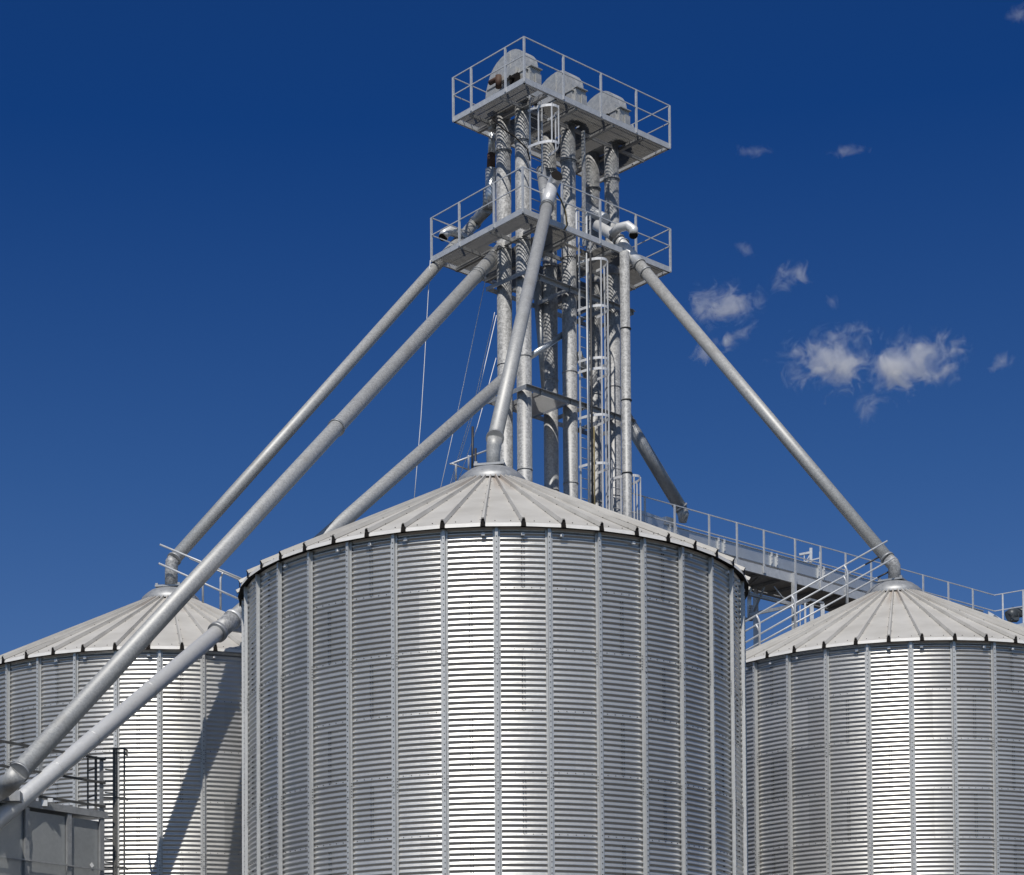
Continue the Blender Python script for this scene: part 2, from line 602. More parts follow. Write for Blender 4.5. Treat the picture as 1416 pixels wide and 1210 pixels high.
# roof: flat sectors between standing ribs, white eave lip, open rib ends
rf = MB()
NR = 44
RE, RT_ = 5.11, 0.60
ZR0, ZR1 = EZ, EZ + 2.27
slope = math.atan2(ZR1 - ZR0, RE - RT_)
NRM = Vector((0, -math.sin(slope), math.cos(slope)))
for k in range(NR):
    t0, t1 = 2 * math.pi * k / NR, 2 * math.pi * (k + 1) / NR
    b = len(rf.v)
    rf.v += [ang(RE, t0, ZR0), ang(RE, t1, ZR0), ang(RT_, t1, ZR1), ang(RT_, t0, ZR1)]
    rf.face((b, b + 1, b + 2, b + 3))
    b = len(rf.v)
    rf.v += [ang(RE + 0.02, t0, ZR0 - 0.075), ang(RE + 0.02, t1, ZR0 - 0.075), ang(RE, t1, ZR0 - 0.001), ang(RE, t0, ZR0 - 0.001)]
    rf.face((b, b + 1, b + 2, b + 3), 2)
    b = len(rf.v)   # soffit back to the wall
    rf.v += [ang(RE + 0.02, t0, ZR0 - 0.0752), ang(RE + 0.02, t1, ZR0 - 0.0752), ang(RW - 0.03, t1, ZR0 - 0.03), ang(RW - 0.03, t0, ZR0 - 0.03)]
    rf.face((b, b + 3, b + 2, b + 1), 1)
    # rib: trapezoid running up the slope
    er = Vector(ang(1, t0, 0)); et = Vector((math.cos(t0), math.sin(t0), 0))
    n = Vector((er.x * math.sin(slope), er.y * math.sin(slope), math.cos(slope)))
    A = Vector(ang(RE + 0.028, t0, ZR0 - 0.004)); B = Vector(ang(RT_ - 0.02, t0, ZR1))
    b = len(rf.v)
    for P, kk in ((A, 1.0), (B, 0.55)):
        rf.v += [tuple(P - et * 0.045 * kk), tuple(P - et * 0.022 * kk + n * 0.07), tuple(P + et * 0.022 * kk + n * 0.07), tuple(P + et * 0.045 * kk)]
    rf.face((b, b + 1, b + 5, b + 4)); rf.face((b + 1, b + 2, b + 6, b + 5)); rf.face((b + 2, b + 3, b + 7, b + 6))
    # dark open rib end: stepped foam closure standing a little proud
    P = Vector(ang(RE + 0.032, t0, ZR0 - 0.03))
    rf.prism([(-0.048, -0.05), (0.048, -0.05), (0.040, 0.025), (0.026, 0.04), (0.022, 0.11), (-0.022, 0.11), (-0.026, 0.04), (-0.040, 0.025)],
             P, et, (0, 0, 1), er * 0.006, 1)
    # screws along the rib foot
    for q in range(11):
        f = (q + 0.5) / 11
        P = A.lerp(B, f) + et * (0.055 if q % 2 else -0.055) * (1 - 0.4 * f) + n * 0.006
        rf.cbox(P, et * 0.007, er * 0.007, n * 0.004, 1)
    for q in (0.3, 0.7):
        th = t0 + (t1 - t0) * q
        rf.cbox(Vector(ang(RE - 0.12, th, ZR0 + 0.065)), Vector((math.cos(th), math.sin(th), 0)) * 0.008, Vector(ang(0.008, th, 0)), V(0, 0, 0.005), 1)
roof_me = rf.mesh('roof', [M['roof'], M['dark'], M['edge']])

br = MB()
br.prism([(-0.032, -0.03), (0.032, -0.03), (0.032, 0.005), (0.018, 0.022), (-0.018, 0.022), (-0.032, 0.005)], (0, -RW - 0.012, EZ - 0.185), (1, 0, 0), (0, 0, 1), (0, -0.06, 0))
bracket_me = br.mesh('roof_bracket', M['bright'])

cl = MB()
cl.lathe([(0.72, -0.01), (0.72, 0.05), (0.69, 0.12), (0.60, 0.21), (0.48, 0.30), (0.42, 0.32), (0.36, 0.325), (0.02, 0.33)], (0, 0, ZR1 - 0.03), 40, 0)
cl.lathe([(0.60, -0.06), (0.755, -0.06), (0.755, -0.01), (0.70, -0.01)], (0, 0, ZR1 - 0.03), 40, 1)
collar_me = cl.mesh('roof_collar', [M['frame'], M['dark']])
ld = MB()
ld.cbox(V(0.0, 0, ZR1 + 0.355), V(0.31, 0, 0), V(0, 0.31, 0), V(0, 0, 0.022), 0)
ld.cbox(V(0.0, 0, ZR1 + 0.385), V(0.20, 0, 0), V(0, 0.20, 0), V(0, 0, 0.012), 0)
ld.cbox(V(-0.27, -0.27, ZR1 + 0.39), V(0.03, 0, 0), V(0, 0.03, 0), V(0, 0, 0.03), 0)
ld.cbox(V(0.27, -0.27, ZR1 + 0.39), V(0.03, 0, 0), V(0, 0.03, 0), V(0, 0, 0.03), 0)
lid_me = ld.mesh('lid', M['frame'])
pb = MB()
pb.lathe([(5.25, -1.2), (5.25, 0.0), (0.0, 0.0)], (0, 0, 0), 66, 0, False)
base_me = pb.mesh('concrete_base', M['concrete'])


def link_mesh(name, me, parent, rz=0.0):
    o = bpy.data.objects.new(name, me)
    COL.objects.link(o)
    o.parent = parent
    o.rotation_euler = (0, 0, rz)
    return o


def silo(label, x, y, z, phase):
    root = thing('grain_silo', label, 'silo', (x, y, z), phase, 'corrugated steel grain silos around the elevator tower')
    link_mesh('wall', wall_me, root)
    link_mesh('roof', roof_me, root)
    for k in range(NB):
        link_mesh('stiffener', stiff_me, root, k * DTH)
    for k in range(NR):
        if k % 4:
            link_mesh('roof_bracket', bracket_me, root, 2 * math.pi * k / NR)
    c = link_mesh('roof_collar', collar_me, root)
    link_mesh('lid', lid_me, c)
    link_mesh('concrete_base', base_me, root)
    return root


CC = V(1.914, 46.179, 12.2)
RC = V(12.27, 56.533, 12.62)
LC = V(-5.46, 54.986, 12.13)
silo('large foreground corrugated steel silo in the centre, in front of the pipe tower', CC.x, CC.y, CC.z - EZ, -0.21607)
silo('corrugated steel silo at the right, under the longest right-hand pipe and two stair rails', RC.x, RC.y, RC.z - EZ, -0.33413 - DTH)
silo('corrugated steel silo at the left, crossed by two sloping grain pipes', LC.x, LC.y, LC.z - EZ, -0.13842)

# ------------------------------------------------------------------ tower frame of reference
EA = V(-0.635, 0.772, 0)
EB = V(0.741, 0.672, 0)
O0 = V(3.424, 60.0, 0)


def T(a, b, z):
    return O0 + EA * a + EB * b + V(0, 0, z)


def bfor(px, py, a):
    """b coordinate on the line a = const that shows at photo column px"""
    d = ray(px, py)
    # O0 + EA a + EB b = s d  in plan
    P = O0 + EA * a
    det = EB.x * (-d.y) + d.x * EB.y
    return (-(P.x) * (-d.y) + d.x * (-(P.y))) / det


# ------------------------------------------------------------------ bucket elevators
LEG_R = 0.205
UPZ, LOZ = 29.74, 26.22


def elevator(label, px_f, px_b, motor):
    bF = bfor(px_f, 330, 1.14)
    bB = bfor(px_b, 330, 1.92)
    bm = (bF + bB) / 2
    root = thing('bucket_elevator', label, 'grain elevator', T(1.5, bm, GZ), 0, 'bucket elevators of the tower')
    for (a, b_) in ((1.14, bF), (1.92, bB)):
        mb = MB()
        mb.tube([T(a, b_, GZ), T(a, b_, UPZ + 0.1)], LEG_R, 28)
        for zf in (0, 3.1, 6.2, 9.3, 12.4, 15.5, 18.6, 21.7, 24.9, 27.6):
            mb.band(T(a, b_, zf + 1.1), (0, 0, 1), LEG_R + 0.012, 0.03, 28)
        for zf in (28.75,):
            mb.band(T(a, b_, zf), (0, 0, 1), LEG_R + 0.03, 0.05, 28)
            for sgn in (-1, 1):
                mb.cbox(T(a, b_, zf) + EB * sgn * (LEG_R + 0.04), EB * 0.04, EA * 0.02, V(0, 0, 0.03))
        mb.build('leg', M['galv'], root)
    # head hood: rounded profile in the a-z plane
    hd = MB()
    o = T(0.74, bm - 0.24, UPZ + 0.02)
    pr = [(0, 0), (0, 0.92)]
    for i in range(9):
        th = math.pi * i / 8 * 0.5
        pr.append((0.62 - 0.62 * math.cos(th), 0.92 + 0.60 * math.sin(th)))
    for i in range(1, 7):
        th = math.pi * i / 6 * 0.5 * 0.8
        pr.append((0.62 + 0.9 * math.sin(th), 1.52 - 0.62 * (1 - math.cos(th)) * 1.0))
    pr += [(1.62, 0.75), (1.68, 0.35), (1.62, 0.0)]
    hd.prism(pr, o, EA, (0, 0, 1), EB * 0.48)
    # split flange around the middle and stiffening angle
    fl = V(0, 0, UPZ + 0.88)
    hd.cbox(T(1.5, bm, UPZ + 0.80), EA * 0.80, EB * 0.265, V(0, 0, 0.018))
    hd.cbox(T(1.38, bm, UPZ + 1.15), EA * 0.018, EB * 0.255, V(0, 0, 0.38))
    hood = hd.build('head', M['head'], root)
    ef = MB()   # inspection box and vent on the front end
    ef.cbox(T(0.70, bm + 0.02, UPZ + 0.46), EA * 0.06, EB * 0.20, V(0, 0, 0.38))
    ef.cbox(T(0.67, bm + 0.02, UPZ + 0.86), EA * 0.10, EB * 0.22, V(0, 0, 0.012))
    for q_ in (-0.17, 0.17):
        for h_ in (0.2, 0.45, 0.7):
            ef.cbox(T(0.635, bm + 0.02 + q_, UPZ + h_), EA * 0.008, EB * 0.012, V(0, 0, 0.012))
    ef.cbox(T(0.60, bm + 0.10, UPZ + 0.55), EA * 0.02, EB * 0.10, V(0, 0, 0.15))
    ef.build('inspection_box', M['head'], root)
    bx = MB()
    bx.cbox(T(1.10, bm - 0.32, UPZ + 0.62), EA * 0.16, EB * 0.05, V(0, 0, 0.12))
    bx.tube([T(1.10, bm - 0.30, UPZ + 0.62), T(1.10, bm - 0.52, UPZ + 0.62)], 0.05, 12)
    bx.build('bearing', M['dark'], root)
    if motor:
        mo = MB()
        c = T(1.62, bm - 0.45, UPZ + 0.66)
        mo.tube([c + EA * -0.05 + V(0, 0, 0.15), c + V(0, 0, 0.15) + EA * 0.35], 0.07, 16)
        mo.tube([c + V(0, 0, 0.22), c - V(0, 0, 0.12)], 0.085, 14)
        mo.cbox(c + EA * 0.30 + V(0, 0, -0.52), EA * 0.12, EB * 0.08, V(0, 0, 0.08))
        mo.build('drive_motor', M['rust'], root)
        gd = MB()
        c = T(1.05, bm - 0.36, UPZ + 0.75)
        gd.prism([(0, 0), (0.62, 0), (0.56, 0.14), (0.1, 0.24), (0, 0.2)], c, EA, (0, 0, 1), EB * 0.09)
        gd.build('belt_guard', M['head'], root)
    # spout boot under the hood at the back
    bt = MB()
    bt.prism([(1.45, 0.02), (1.66, 0.30), (1.66, 0.0), (1.60, -0.30), (1.45, -0.30)], T(0.72, bm - 0.2, UPZ), EA, (0, 0, 1), EB * 0.4)
    bt.build('discharge_boot', M['head'], root)
    return bF, bB


e1 = elevator('nearest bucket elevator of the tower, rusty brown motor on its rounded head', 723.5, 697, True)
e2 = elevator('middle one of the three bucket elevators, rounded grey head without brown motor', 786.5, 760, False)
e3 = elevator('farthest bucket elevator of the tower, its head at the right end of the deck', 846.5, 820, False)


# ------------------------------------------------------------------ work platforms
def platform(label, c0, a_len, b_len, ztop, a_posts, b_posts, back_posts, hatch, far_posts, gate=None):
    o0 = V(c0[0], c0[1], 0)
    ea = V(*c0[2], 0)

    def Q(a, b, z):
        return o0 + ea * a + EB * b + V(0, 0, z)
    root = thing('work_platform', label, 'platform', Q(a_len / 2, b_len / 2, ztop))
    gt = MB()
    pitch = 0.058

    def spans(a, b0, b1):
        res = [(b0, b1)]
        for (ha0, ha1, hb0, hb1) in hatch:
            if ha0 < a < ha1:
                nr = []
                for (s0, s1) in res:
                    if hb1 <= s0 or hb0 >= s1:
                        nr.append((s0, s1)); continue
                    if hb0 > s0:
                        nr.append((s0, hb0))
                    if hb1 < s1:
                        nr.append((hb1, s1))
                res = nr
        return res
    # bearing bars run along a; cross bars along b
    nb = int(b_len / pitch)
    for i in range(1, nb):
        b = i * b_len / nb
        cuts = [(0.06, a_len - 0.06)]
        for (ha0, ha1, hb0, hb1) in hatch:
            if hb0 < b < hb1:
                nr = []
                for (s0, s1) in cuts:
                    if ha1 <= s0 or ha0 >= s1:
                        nr.append((s0, s1)); continue
                    if ha0 > s0: nr.append((s0, ha0))
                    if ha1 < s1: nr.append((ha1, s1))
                cuts = nr
        for (s0, s1) in cuts:
            gt.bar(Q(s0, b, ztop - 0.017), Q(s1, b, ztop - 0.017), 0.006, 0.036)
    na = int(a_len / 0.10)
    for i in range(1, na):
        a = i * a_len / na
        for (s0, s1) in spans(a, 0.05, b_len - 0.05):
            gt.bar(Q(a, s0, ztop - 0.009), Q(a, s1, ztop - 0.009), 0.006, 0.008)
    gt.build('grating', M['grate'], root)
    eb_ = MB()
    hz = 0.15
    for (p, q) in (((0, 0), (a_len, 0)), ((0, 0), (0, b_len)), ((a_len, 0), (a_len, b_len)), ((0, b_len), (a_len, b_len))):
        P, Q_ = Q(*p, ztop - hz / 2 + 0.02), Q(*q, ztop - hz / 2 + 0.02)
        d = (Q_ - P).normalized()
        eb_.bar(P - d * 0.03, Q_ + d * 0.03, 0.012, hz)
        inn = V(0, 0, 1).cross(d) * 0.03
        ctr = Q(a_len / 2, b_len / 2, 0)
        if (P + inn - ctr).xy.length > (P - inn - ctr).xy.length:
            inn = -inn
        eb_.bar(P + inn + V(0, 0, -hz / 2), Q_ + inn + V(0, 0, -hz / 2), 0.06, 0.01)
    eb_.build('edge_beam', M['rail'], root)
    for aa in ([a_len * 0.36, a_len * 0.36 + 1.25] if a_len > 3.2 else [1.0, a_len - 0.62]):
        fb = MB().bar(Q(aa, 0.05, ztop - 0.13), Q(aa, b_len - 0.05, ztop - 0.13), 0.045, 0.10)
        fb.build('floor_beam', M['frame'], root)
    for bb in (0.9, 2.05, 3.55, 4.75):
        fb = MB()
        fb.bar(Q(0.05, bb, ztop - 0.11), Q(a_len - 0.05, bb, ztop - 0.11), 0.05, 0.12)
        fb.bar(Q(0.05, bb, ztop - 0.175), Q(a_len - 0.05, bb, ztop - 0.175), 0.10, 0.008)
        fb.build('floor_beam', M['frame'], root)
    # railing
    HR = 1.12

    def post(a, b, h=HR):
        mb = MB()
        mb.bar(Q(a, b, ztop - 0.1), Q(a, b, ztop + h), 0.05, 0.05, up=EB)
        for zz in (0.25, 0.75):
            mb.cbox(Q(a, b, ztop + zz) - V(0, 0.028, 0), V(0.007, 0, 0), V(0, 0.004, 0), V(0, 0, 0.007), 1)
        mb.build('rail_post', [M['rail'], M['bolt']], root)
    for a in a_posts:
        post(a, 0)
    for b in b_posts:
        post(0, b)
    for a in back_posts:
        post(a, b_len)
    for b in far_posts:
        post(a_len, b)
    for hh in (HR, HR * 0.56):
        gaps = [((0, 0), (a_len, 0)), ((0, b_len), (a_len, b_len)), ((a_len, 0), (a_len, b_len))]
        gaps.append(((0, 0), (0, b_len)))
        for (p, q) in gaps:
            MB().bar(Q(*p, ztop + hh), Q(*q, ztop + hh), 0.022, 0.028).build('rail', M['rail'], root)
    if gate:
        mb = MB()
        for b in gate:
            mb.bar(Q(0.05, b, ztop), Q(0.05, b, ztop + 0.62), 0.045)
        for h in (0.62, 0.3):
            mb.bar(Q(0.05, gate[0], ztop + h), Q(0.05, gate[1], ztop + h), 0.025)
        mb.build('gate', M['rail'], root)
    return Q


ea_u = (-0.635, 0.772)
QU = platform('upper grated steel platform with railing, carrying the three rounded heads', (3.424, 60.0, ea_u), 2.88, 5.82, UPZ,
              (0, 0.74, 2.13, 2.88), (1.5, 2.98, 4.42, 5.82), (1.45, 2.88), [(0.15, 0.75, 0.75, 1.5), (0.9, 2.2, e1[0] - 0.22, e1[0] + 0.3), (0.9, 2.2, e2[0] - 0.25, e2[0] + 0.25), (0.9, 2.2, e3[0] - 0.25, e3[0] + 0.25)], (1.9, 3.9))
ea_l = (-0.60, 0.80)
QL = platform('lower grated steel platform with railing, halfway up below the heads', (3.36, 60.0, ea_l), 3.95, 5.89, LOZ,
              (0, 1.2, 2.7, 3.95), (1.5, 3.0, 4.45, 5.89), (2.0, 3.95), [(0.0, 0.75, 2.3, 3.3), (0.9, 2.3, e1[0] - 0.28, e1[0] + 0.35), (0.9, 2.3, e2[0] - 0.3, e2[0] + 0.3), (0.9, 2.3, e3[0] - 0.3, e3[0] + 0.3)], (2.0, 4.0), gate=(2.1, 2.5))


# ------------------------------------------------------------------ brace frames round the legs
def brace(label, z, b0=0.72, b1=5.05, a0=0.82, a1=2.28, plate=None):
    root = thing('brace_frame', label, 'steel frame', T(1.5, 2.9, z), 0, 'channel frames clamping the elevator legs')
    mb = MB()
    for (p, q) in (((a0, b0), (a0, b1)), ((a1, b0), (a1, b1))):
        P, Q_ = T(*p, z), T(*q, z)
        mb.bar(P, Q_, 0.012, 0.13)
        s = 1 if p[0] == a0 else -1
        mb.bar(P - EA * 0.05 * s + V(0, 0, 0.06), Q_ - EA * 0.05 * s + V(0, 0, 0.06), 0.1, 0.01)
    mb.build('long_channel', M['frame'], root)
    for b in (b0, e1[0] + 0.3, e2[0] - 0.32, e2[0] + 0.3, e3[0] - 0.32, b1):
        c = MB()
        c.bar(T(a0 - 0.06, b, z + 0.002), T(a1 + 0.06, b, z + 0.002), 0.012, 0.12)
        c.bar(T(a0 - 0.06, b + 0.04, z + 0.057), T(a1 + 0.06, b + 0.04, z + 0.057), 0.08, 0.009)
        c.build('cross_channel', M['frame'], root)
    if plate:
        pm = MB()
        n = int((plate[1] - plate[0]) / 0.04)
        for i in range(n):
            b = plate[0] + i * 0.04
            pm.bar(T(a0 + 0.1, b, z - 0.02), T(a1 - 0.05, b, z - 0.02), 0.02, 0.03)
        pm.build('landing_grating', M['smooth'], root)
    return root


zB1 = at(716, 374, 61.0).z
zB2 = at(716, 533, 61.0).z
brace('upper channel frame clamping the elevator legs just below the lower platform', zB1)
brace('middle channel frame round the elevator legs, with a small grated landing', zB2, plate=(e1[0] + 0.35, e2[0] - 0.35))
brace('lower channel frame round the elevator legs, level with the silo roofs', zB2 - 3.6)
mb = MB()
mb.bar(T(0.95, e2[0] + 0.3, zB2 + 1.6), T(2.2, e3[0] - 0.3, zB2 + 1.6), 0.05, 0.1)


# ------------------------------------------------------------------ caged ladders
def ladder(label, b0, z0, z1, cage0, cage1, hoops, a=0.60, cageside=-1, width=0.46, Tf=T, radius=0.35):
    root = thing('caged_ladder', label, 'ladder', Tf(a, b0 + width / 2, z0), 0, 'caged access ladders of the tower')
    for b in (b0, b0 + width):
        MB().bar(Tf(a, b, z0), Tf(a, b, z1), 0.05, 0.022, up=EB).build('stile', M['rail'], root)
    z = max(z0, 13.4) + 0.15
    while z < z1 - 0.1:
        MB().tube([Tf(a, b0, z), Tf(a, b0 + width, z)], 0.011, 8).build('rung', M['frame'], root)
        z += 0.28
    bc = b0 + width / 2

    def hp(i, n, z):
        th = math.pi * i / n
        return Tf(a + cageside * (0.02 + 0.72 * math.sin(th)), bc + 0.06 - (radius + 0.03) * math.cos(th), z)
    for z in hoops:
        h = MB()
        n = 18
        for i in range(n):
            P, Q_ = hp(i, n, z), hp(i + 1, n, z)
            h.bar(P, Q_, 0.01, 0.07)
        h.build('cage_hoop', M['cage'], root)
    for i in (3, 7, 11, 15):
        MB().bar(hp(i, 18, cage0), hp(i, 18, cage1), 0.045, 0.012, up=EB).build('cage_bar', M['cage'], root)


zz = lambda y, Y=60.9: at(800, y, Y).z
ladder('caged ladder between the two platforms, close behind the front corner of the railings', 0.78, LOZ, UPZ + 0.1, zz(203), zz(150), (zz(203), zz(153)))
ladder('long caged ladder in front of the middle elevator, below the lower platform', 2.66, 12.4, LOZ + 0.9, zz(700), zz(338),
       [zz(y) for y in (338, 404, 477, 492, 557, 625, 692)])
ladder('short caged ladder right of the long one, at roof height of the silos', 3.92, 11.0, zz(600), zz(760), zz(629), [zz(y) for y in (629, 698, 760)])


# ------------------------------------------------------------------ grain spouts (sloping pipes)
def spout(label, pts, r, mat='spout', bands=(), elbow_end=None, elbow_mat=None, top_extra=None, cat='pipe', name='grain_spout'):
    """pts: world points; the long straight run is one part, end elbows another"""
    root = thing(name, label, cat, pts[-1], 0, 'sloping grain pipes from the tower')
    MB().tube(pts, r, 28).build('pipe', M[mat], root)
    if elbow_end:
        MB().tube(elbow_end[0], elbow_end[1], 28).build('elbow', M[elbow_mat or mat], root)
    for (p, d, rr, w) in bands:
        MB().band(p, d, rr, w, 28).build('clamp_ring', M['frame'], root)
    return root


def lerp_depth(p, q, px):
    """point on 3D segment p-q that shows at photo column px"""
    lo, hi = 0.0, 1.0
    def col(P):
        return CX + F * P.dot(RT) / P.dot(FWD)
    inc = col(q) > col(p)
    for _ in range(40):
        mid = (lo + hi) / 2
        if (col(p.lerp(q, mid)) < px) == inc:
            lo = mid
        else:
            hi = mid
    return p.lerp(q, lo)


# to the centre silo
ctop = V(CC.x, CC.y, CC.z + 2.27 + 0.36)
P0, P1 = at(756.5, 285, 60.0), at(684.5, 606, 46.18)
s1 = spout('front grain pipe dropping from an open vent elbow to the centre silo roof', [P0, P1], 0.155,
           bands=[(P1, P1 - P0, 0.185, 0.05), (P0, P1 - P0, 0.185, 0.09), (P0.lerp(P1, 0.012), P1 - P0, 0.19, 0.03)])
MB().tube([P1, at(682.7, 618, 46.18), at(682, 628, 46.18), at(682, 655, 46.18)], [0.155, 0.15, 0.138, 0.138], 28).build('neck', M['spout'], s1)
up = MB().tube([P0, at(759, 273, 60.15), at(764, 256, 60.5)], [0.165, 0.17, 0.155], 28)
up.build('elbow', M['smooth'], s1)
el = MB()
el.tube([at(758, 272, 60.6), at(764, 256, 60.5), at(770, 243, 60.2)], [0.15, 0.16, 0.165], 28, False)
el.build('vent_elbow', M['smooth'], s1)
MB().tube([at(769.6, 244, 60.22), at(769.9, 243.4, 60.2)], 0.155, 28).build('vent_opening', M['dark'], s1)  # near-black disc painted as the shade inside the open elbow
MB().tube([P0 + V(-0.02, 0.1, 0.1), at(752, 262, 61.0), at(748, 235, 61.6)], 0.13, 20).build('inlet', M['frame'], s1)

# far left: down to the left silo
ltop = V(LC.x, LC.y, LC.z + 2.27 + 0.36)
A0, A1 = at(657, 308, 64.8), at(241, 773, 55.0)
s2 = spout('leftmost long grain pipe, ending in an elbow on the left silo roof', [A0, A1], 0.155,
           bands=[(A1, A1 - A0, 0.18, 0.05), (A0, A1 - A0, 0.185, 0.06)])
MB().tube([A1, at(237.5, 778, 55), V(LC.x + 0.02, LC.y, ltop.z + 0.42), V(LC.x + 0.02, LC.y, ltop.z)], [0.155, 0.16, 0.155, 0.155], 28).build('elbow', M['galv'], s2)
MB().tube([A0, at(664, 299, 64.5), at(676, 287, 63.6)], [0.16, 0.165, 0.165], 24).build('upper_elbow', M['frame'], s2)
# breather elbow on top of the pipe at the platform
be = MB()
be.tube([at(641, 328, 64.3), at(632, 322, 64.0), at(622, 319, 63.9), at(615, 323, 63.8), at(613, 328, 63.75)], [0.13, 0.14, 0.14, 0.14, 0.14], 20)
be.build('vent_elbow', M['smooth'], s2)
MB().tube([at(613, 328, 63.75), at(612.9, 328.6, 63.74)], 0.125, 20).build('vent_opening', M['dark'], s2)  # dark disc stands in for the shaded hollow of the breather

# silver down pipe beside the first elevator
dp = thing('silver_downpipe', 'short silver downpipe with rusty joint, left of the nearest elevator leg', 'pipe', at(676, 287, 63.2))
MB().tube([at(680.5, 172, 63.2), at(680, 215, 63.2)], 0.105, 20).build('upper_tube', M['blue'], dp)
MB().tube([at(679.5, 213, 63.2), at(679, 235, 63.2)], [0.115, 0.12], 20).build('joint', M['rust'], dp)
MB().tube([at(679, 234, 63.2), at(678.5, 268, 63.2), at(680, 287, 63.2)], [0.16, 0.15, 0.09], 20).build('funnel', M['blue'], dp)
MB().tube([at(675, 262, 63.6), at(675, 290, 63.6)], 0.15, 20).build('lower_tube', M['frame'], dp)

# second: over the left silo to the hopper building
B0, B1 = at(694, 343, 63.0), at(26, 1068, 40.85)
s3 = spout('second grain pipe from the left, ending on the grey bin at lower left', [B0, B1], [0.182, 0.178],
           bands=[(lerp_depth(B0, B1, 465), B1 - B0, 0.21, 0.06), (lerp_depth(B0, B1, 661), B1 - B0, 0.205, 0.05), (lerp_depth(B0, B1, 658), B1 - B0, 0.20, 0.03), (B1, B1 - B0, 0.198, 0.05)])
e0 = at(14, 1082, 41.0)
MB().tube([B1, at(17, 1079, 40.9), e0, at(6, 1089, 42.2), at(-3, 1096, 45.4)], [0.178, 0.178, 0.178, 0.178, 0.178], 28).build('elbow', M['spout'], s3)
hp_ = MB()
c = at(6, 1104, 45.6)
hp_.cbox(c, V(0.36, 0, 0), V(0, 0.3, 0), V(0, 0, 0.10))
hp_.cbox(c + V(0, 0, 0.17), V(0.24, 0, 0), V(0, 0.2, 0), V(0, 0, 0.07))
hp_.build('transition_box', M['frame'], s3)

# third: behind the centre silo then low across the left
C0, C1 = at(697, 525, 59.6), at(-70, 1196, 43.9)
J = at(301, 874, 49.4)
s4 = spout('lowest grain pipe, passing behind the centre silo and running out at lower left', [C0, J], 0.172, bands=[(J, C0 - J, 0.225, 0.10)])
MB().tube([J, at(0, 1131, 45.4), at(-80, 1200, 44.4)], [0.172, 0.178, 0.178], 32).build('lower_pipe', M['smooth'], s4)
jj = at(322, 856, 49.85)
MB().tube([J, jj], 0.195, 28).build('sleeve', M['galv'], s4)
MB().band(jj, C0 - J, 0.215, 0.1, 28).build('clamp_ring', M['smooth'], s4)
for px in (207, 128, 78, 25):
    p = lerp_depth(J, at(0, 1131, 45.4), px)
    MB().band(p, C0 - J, 0.181, 0.03, 28).build('joint_band', M['smooth'], s4)
bk = MB()
bk.bar(at(322, 868, 50.1), at(336, 870, 50.3), 0.1, 0.16)
bk.build('support_bracket', M['frame'], s4)

# right: to the right silo
rtop = V(RC.x, RC.y, RC.z + 2.27 + 0.36)
D0, D1 = at(884, 366, 62.4), at(1227, 772, 56.55)
s5 = spout('right-hand grain pipe running down from the tower to the right silo roof', [D0, D1], 0.155,
           bands=[(D1, D1 - D0, 0.18, 0.05), (D0, D1 - D0, 0.185, 0.05), (lerp_depth(D0, D1, 893), D1 - D0, 0.18, 0.05)])
MB().tube([D1, at(1234, 779, 56.53), V(RC.x + 0.02, RC.y, rtop.z + 0.38), V(RC.x + 0.02, RC.y, rtop.z)], [0.155, 0.165, 0.155, 0.155], 28).build('elbow', M['galv'], s5)
MB().tube([D0, at(866, 345, 62.8), at(851, 327, 63.1), at(824, 311, 63.5)], [0.165, 0.16, 0.16, 0.14], 24).build('upper_elbow', M['smooth'], s5)
MB().tube([at(847, 324, 62.6), at(856, 315, 62.4), at(868, 312, 62.3), at(876, 318, 62.2), at(876, 325, 62.15)], 0.13, 20).build('vent_elbow', M['smooth'], s5)
MB().tube([at(876, 325, 62.15), at(876, 325.6, 62.14)], 0.118, 20).build('vent_opening', M['dark'], s5)  # shade of the pipe's hollow end, put in as a dark disc
MB().tube([at(808, 286, 64.2), at(824, 296, 64.0), at(838, 303, 63.6)], 0.14, 20).build('inlet', M['smooth'], s5)
for (qx, qy) in ((862, 338), (856, 332), (850, 326)):
    MB().band(at(qx, qy, 62.95), D1 - D0, 0.18, 0.02, 24).build('clamp_ring', M['frame'], s5)

# behind the tower to the conveyor
G0, G1 = at(858, 565, 67.5), at(941, 702, 68.4)
s6 = spout('short dark grain pipe behind the tower, feeding the raised conveyor', [G0, G1], 0.19, mat='frame', bands=[(G1, G1 - G0, 0.23, 0.05)])  # darker steel colours in the shade on its visible underside
MB().tube([G1, at(945, 712, 68.4), at(944, 722, 68.4)], [0.19, 0.17, 0.12], 20).build('elbow', M['frame'], s6)
# short blue-ish cross pipe between legs
K0, K1 = at(732, 494, 62.0), at(778, 463, 62.9)
spout('short shiny cross pipe between the elevator legs', [K0, K1], 0.085, mat='blue')
spout('dark steep pipe seen between the legs behind the front grain pipe', [at(742, 385, 63.4), at(757, 560, 63.4)], 0.13, mat='frame')
spout('short shiny pipe behind the long caged ladder', [at(799, 488, 63.0), at(812, 520, 63.4)], 0.11, mat='frame')

# vertical down pipe right of the legs
vp = thing('down_pipe', 'thin vertical galvanised pipe right of the elevator legs', 'pipe', at(869, 700, 62.4))
mb = MB()
base = at(867, 560, 62.4)
mb.tube([V(base.x, base.y, 8), V(base.x - 0.03, base.y, LOZ - 0.2)], 0.135, 20)
mb.build('tube', M['galv'], vp)
mb = MB()
for y in (455, 554, 655):
    mb.band(V(base.x - 0.015, base.y, at(867, y, 62.4).z), (0, 0, 1), 0.15, 0.03, 20)
mb.build('joint_rings', M['bolt'], vp)

